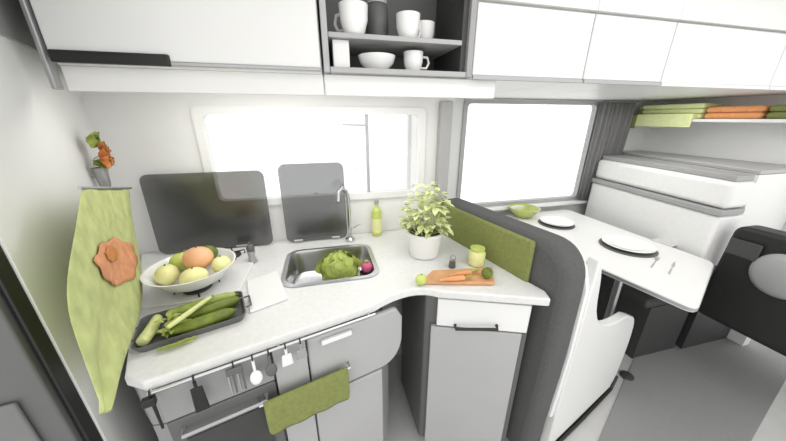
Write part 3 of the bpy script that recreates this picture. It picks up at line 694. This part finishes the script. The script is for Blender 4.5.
obj('storage_pocket', bxo(2.066, 2.0765, .78, .90, .80, .89), CHAR, t, bev=.006)
# carpet
cp = [at_z(x, y, 0).xy[:] for x, y in ((668, 335), (640, 345), (622, 385), (586, 470), (735, 470), (790, 372), (800, 335))]
cb = recenter(obj('carpet', prism([(p[0], p[1]) for p in cp], .0008, .006), CARP, bev=.002)); tag(cb, 'grey carpet mat on the pale floor beside the dinette table', 'carpet')
q = at_z(629, 376, 0)
cpf = recenter(obj('floor_cap', lathe(nb(), [(0, .0008), (.035, .0008), (.035, .008), (.02, .014), (0, .014)], (q.x-.02, q.y, .0055)), CHAR)); tag(cpf, 'small dark round cap on the floor beside the white bench end panel', 'floor cap')

# table setting
TZ = .7505
PG = 'table setting on the dinette table'
def plate(c, label, r=.13):
    ch = recenter(obj('plate_shade', lathe(nb(), [(0, .0005), (r*1.08, .0005), (r*1.1, .004), (r*1.08, .006), (0, .006)], c, 40), DG)); tag(ch, 'dark disc standing in for shade under the '+label, 'plate_shade', PG)  # dark disc imitates the plate's shadow on the table
    c = Vector(c)+Vector((0, 0, .0065))
    t = thing('plate', label, 'plate', c, PG)
    obj('plate_body', lathe(nb(), [(0, 0), (r*.6, 0), (r*.66, .003), (r, .016), (r, .019), (r*.64, .007), (0, .005)], c, 40), CER, t)
    obj('plate_well', lathe(nb(), [(0, .0055), (r*.58, .0075), (r*.6, .0085), (0, .0065)], c, 40), CER, t)
p = at_z(627, 247, TZ); plate(p, 'round white plate in the middle of the dinette table')
p2 = at_z(556, 224, TZ); plate(p2, 'round white plate at the window side of the table', .11)
def cutlery(name, px, py, ang, label, tines):
    c = at_z(px, py, TZ+.002); d = Vector((math.cos(ang), math.sin(ang), 0)); s = Vector((-d.y, d.x, 0))
    t = thing(name, label, name, c-Vector((0, 0, .0012)), PG)
    obj('handle', tube(nb(), [c-d*.09, c-d*.05, c+d*.03], [.0035, .003, .0015], 8), STEEL, t)
    if tines:
        for k in range(4): obj('tine', tube(nb(), [c+d*.03, c+d*.05+s*(.005*(k-1.5)), c+d*.09+s*(.005*(k-1.5))], .0013, 6), STEEL, t)
    else:
        bm = nb(); P = [c+d*.03-s*.006, c+d*.10, c+d*.10+s*.004, c+d*.03+s*.006]
        extr(bm, [[(q.x, q.y) for q in P]], lambda a, b, z: Vector((a, b, z)), TZ+.001, TZ+.003); obj('blade', bm, STEEL, t)
cutlery('fork', 655, 262, .45, 'steel fork lying at the near side of the table', True)
cutlery('knife', 672, 268, .45, 'steel knife lying between the fork and the table corner', False)
nk = [at_z(x, y, TZ).xy[:] for x, y in ((650, 240), (672, 247), (690, 243), (668, 236))]
n_ = recenter(obj('napkin', prism(nk, TZ+.0005, TZ+.004), mat('pale_grey_linen', (.6, .6, .6), .9, noise=.05, scale=80, bump=.2), bev=.001)); tag(n_, 'pale grey folded napkin behind the fork on the table', 'napkin', PG)
p = Vector((1.50, 1.79, TZ))
t = thing('fruit_dish', 'lime green dish on the table against the window sill', 'dish', p)
obj('dish_body', lathe(nb(), [(0, .002), (.05, 0), (.056, .004), (.10, .045), (.115, .075), (.110, .075), (.094, .045), (.05, .010), (0, .009)], p, 40), GREENG, t)
obj('dish_foot', lathe(nb(), [(.046, 0), (.05, 0), (.05, .005), (.046, .005), (.046, 0)], p), GREENG, t)

# ------------------------------------------------------------------ light
w = bpy.data.worlds.new('sky'); sc.world = w; w.use_nodes = True
bg = w.node_tree.nodes['Background']; bg.inputs['Color'].default_value = (1, .995, .98, 1); bg.inputs['Strength'].default_value = 1.5
def area(name, loc, rot, sx, sy, e):
    l = bpy.data.lights.new(name, 'AREA'); l.shape = 'RECTANGLE'; l.size, l.size_y = sx, sy; l.energy = e; l.color = (1, .98, .95)
    o = bpy.data.objects.new(name, l); C.objects.link(o); o.location = loc; o.rotation_euler = rot; return o
area('ceiling_fill', (.9, .45, 2.10), (0, 0, 0), 1.6, .15, 5)  # added fill light under the ceiling, no fitting modelled
area('under_cabinet_fill', (-.05, 1.12, 1.608), (0, 0, 0), .95, .12, 3.2)  # fill light added below the cabinet to lift the kitchen walls
area('dinette_fill', (1.7, 1.35, 1.608), (0, 0, 0), 1.2, .25, 4.0)  # fill light added over the dinette to even the brightness
sc.view_settings.view_transform = 'Standard'; sc.view_settings.look = 'None'; sc.view_settings.gamma = 1
sc.view_settings.use_curve_mapping = False; sc.view_settings.exposure = 0
sc.cycles.max_bounces = 12; sc.cycles.transparent_max_bounces = 16; sc.cycles.use_denoising = True
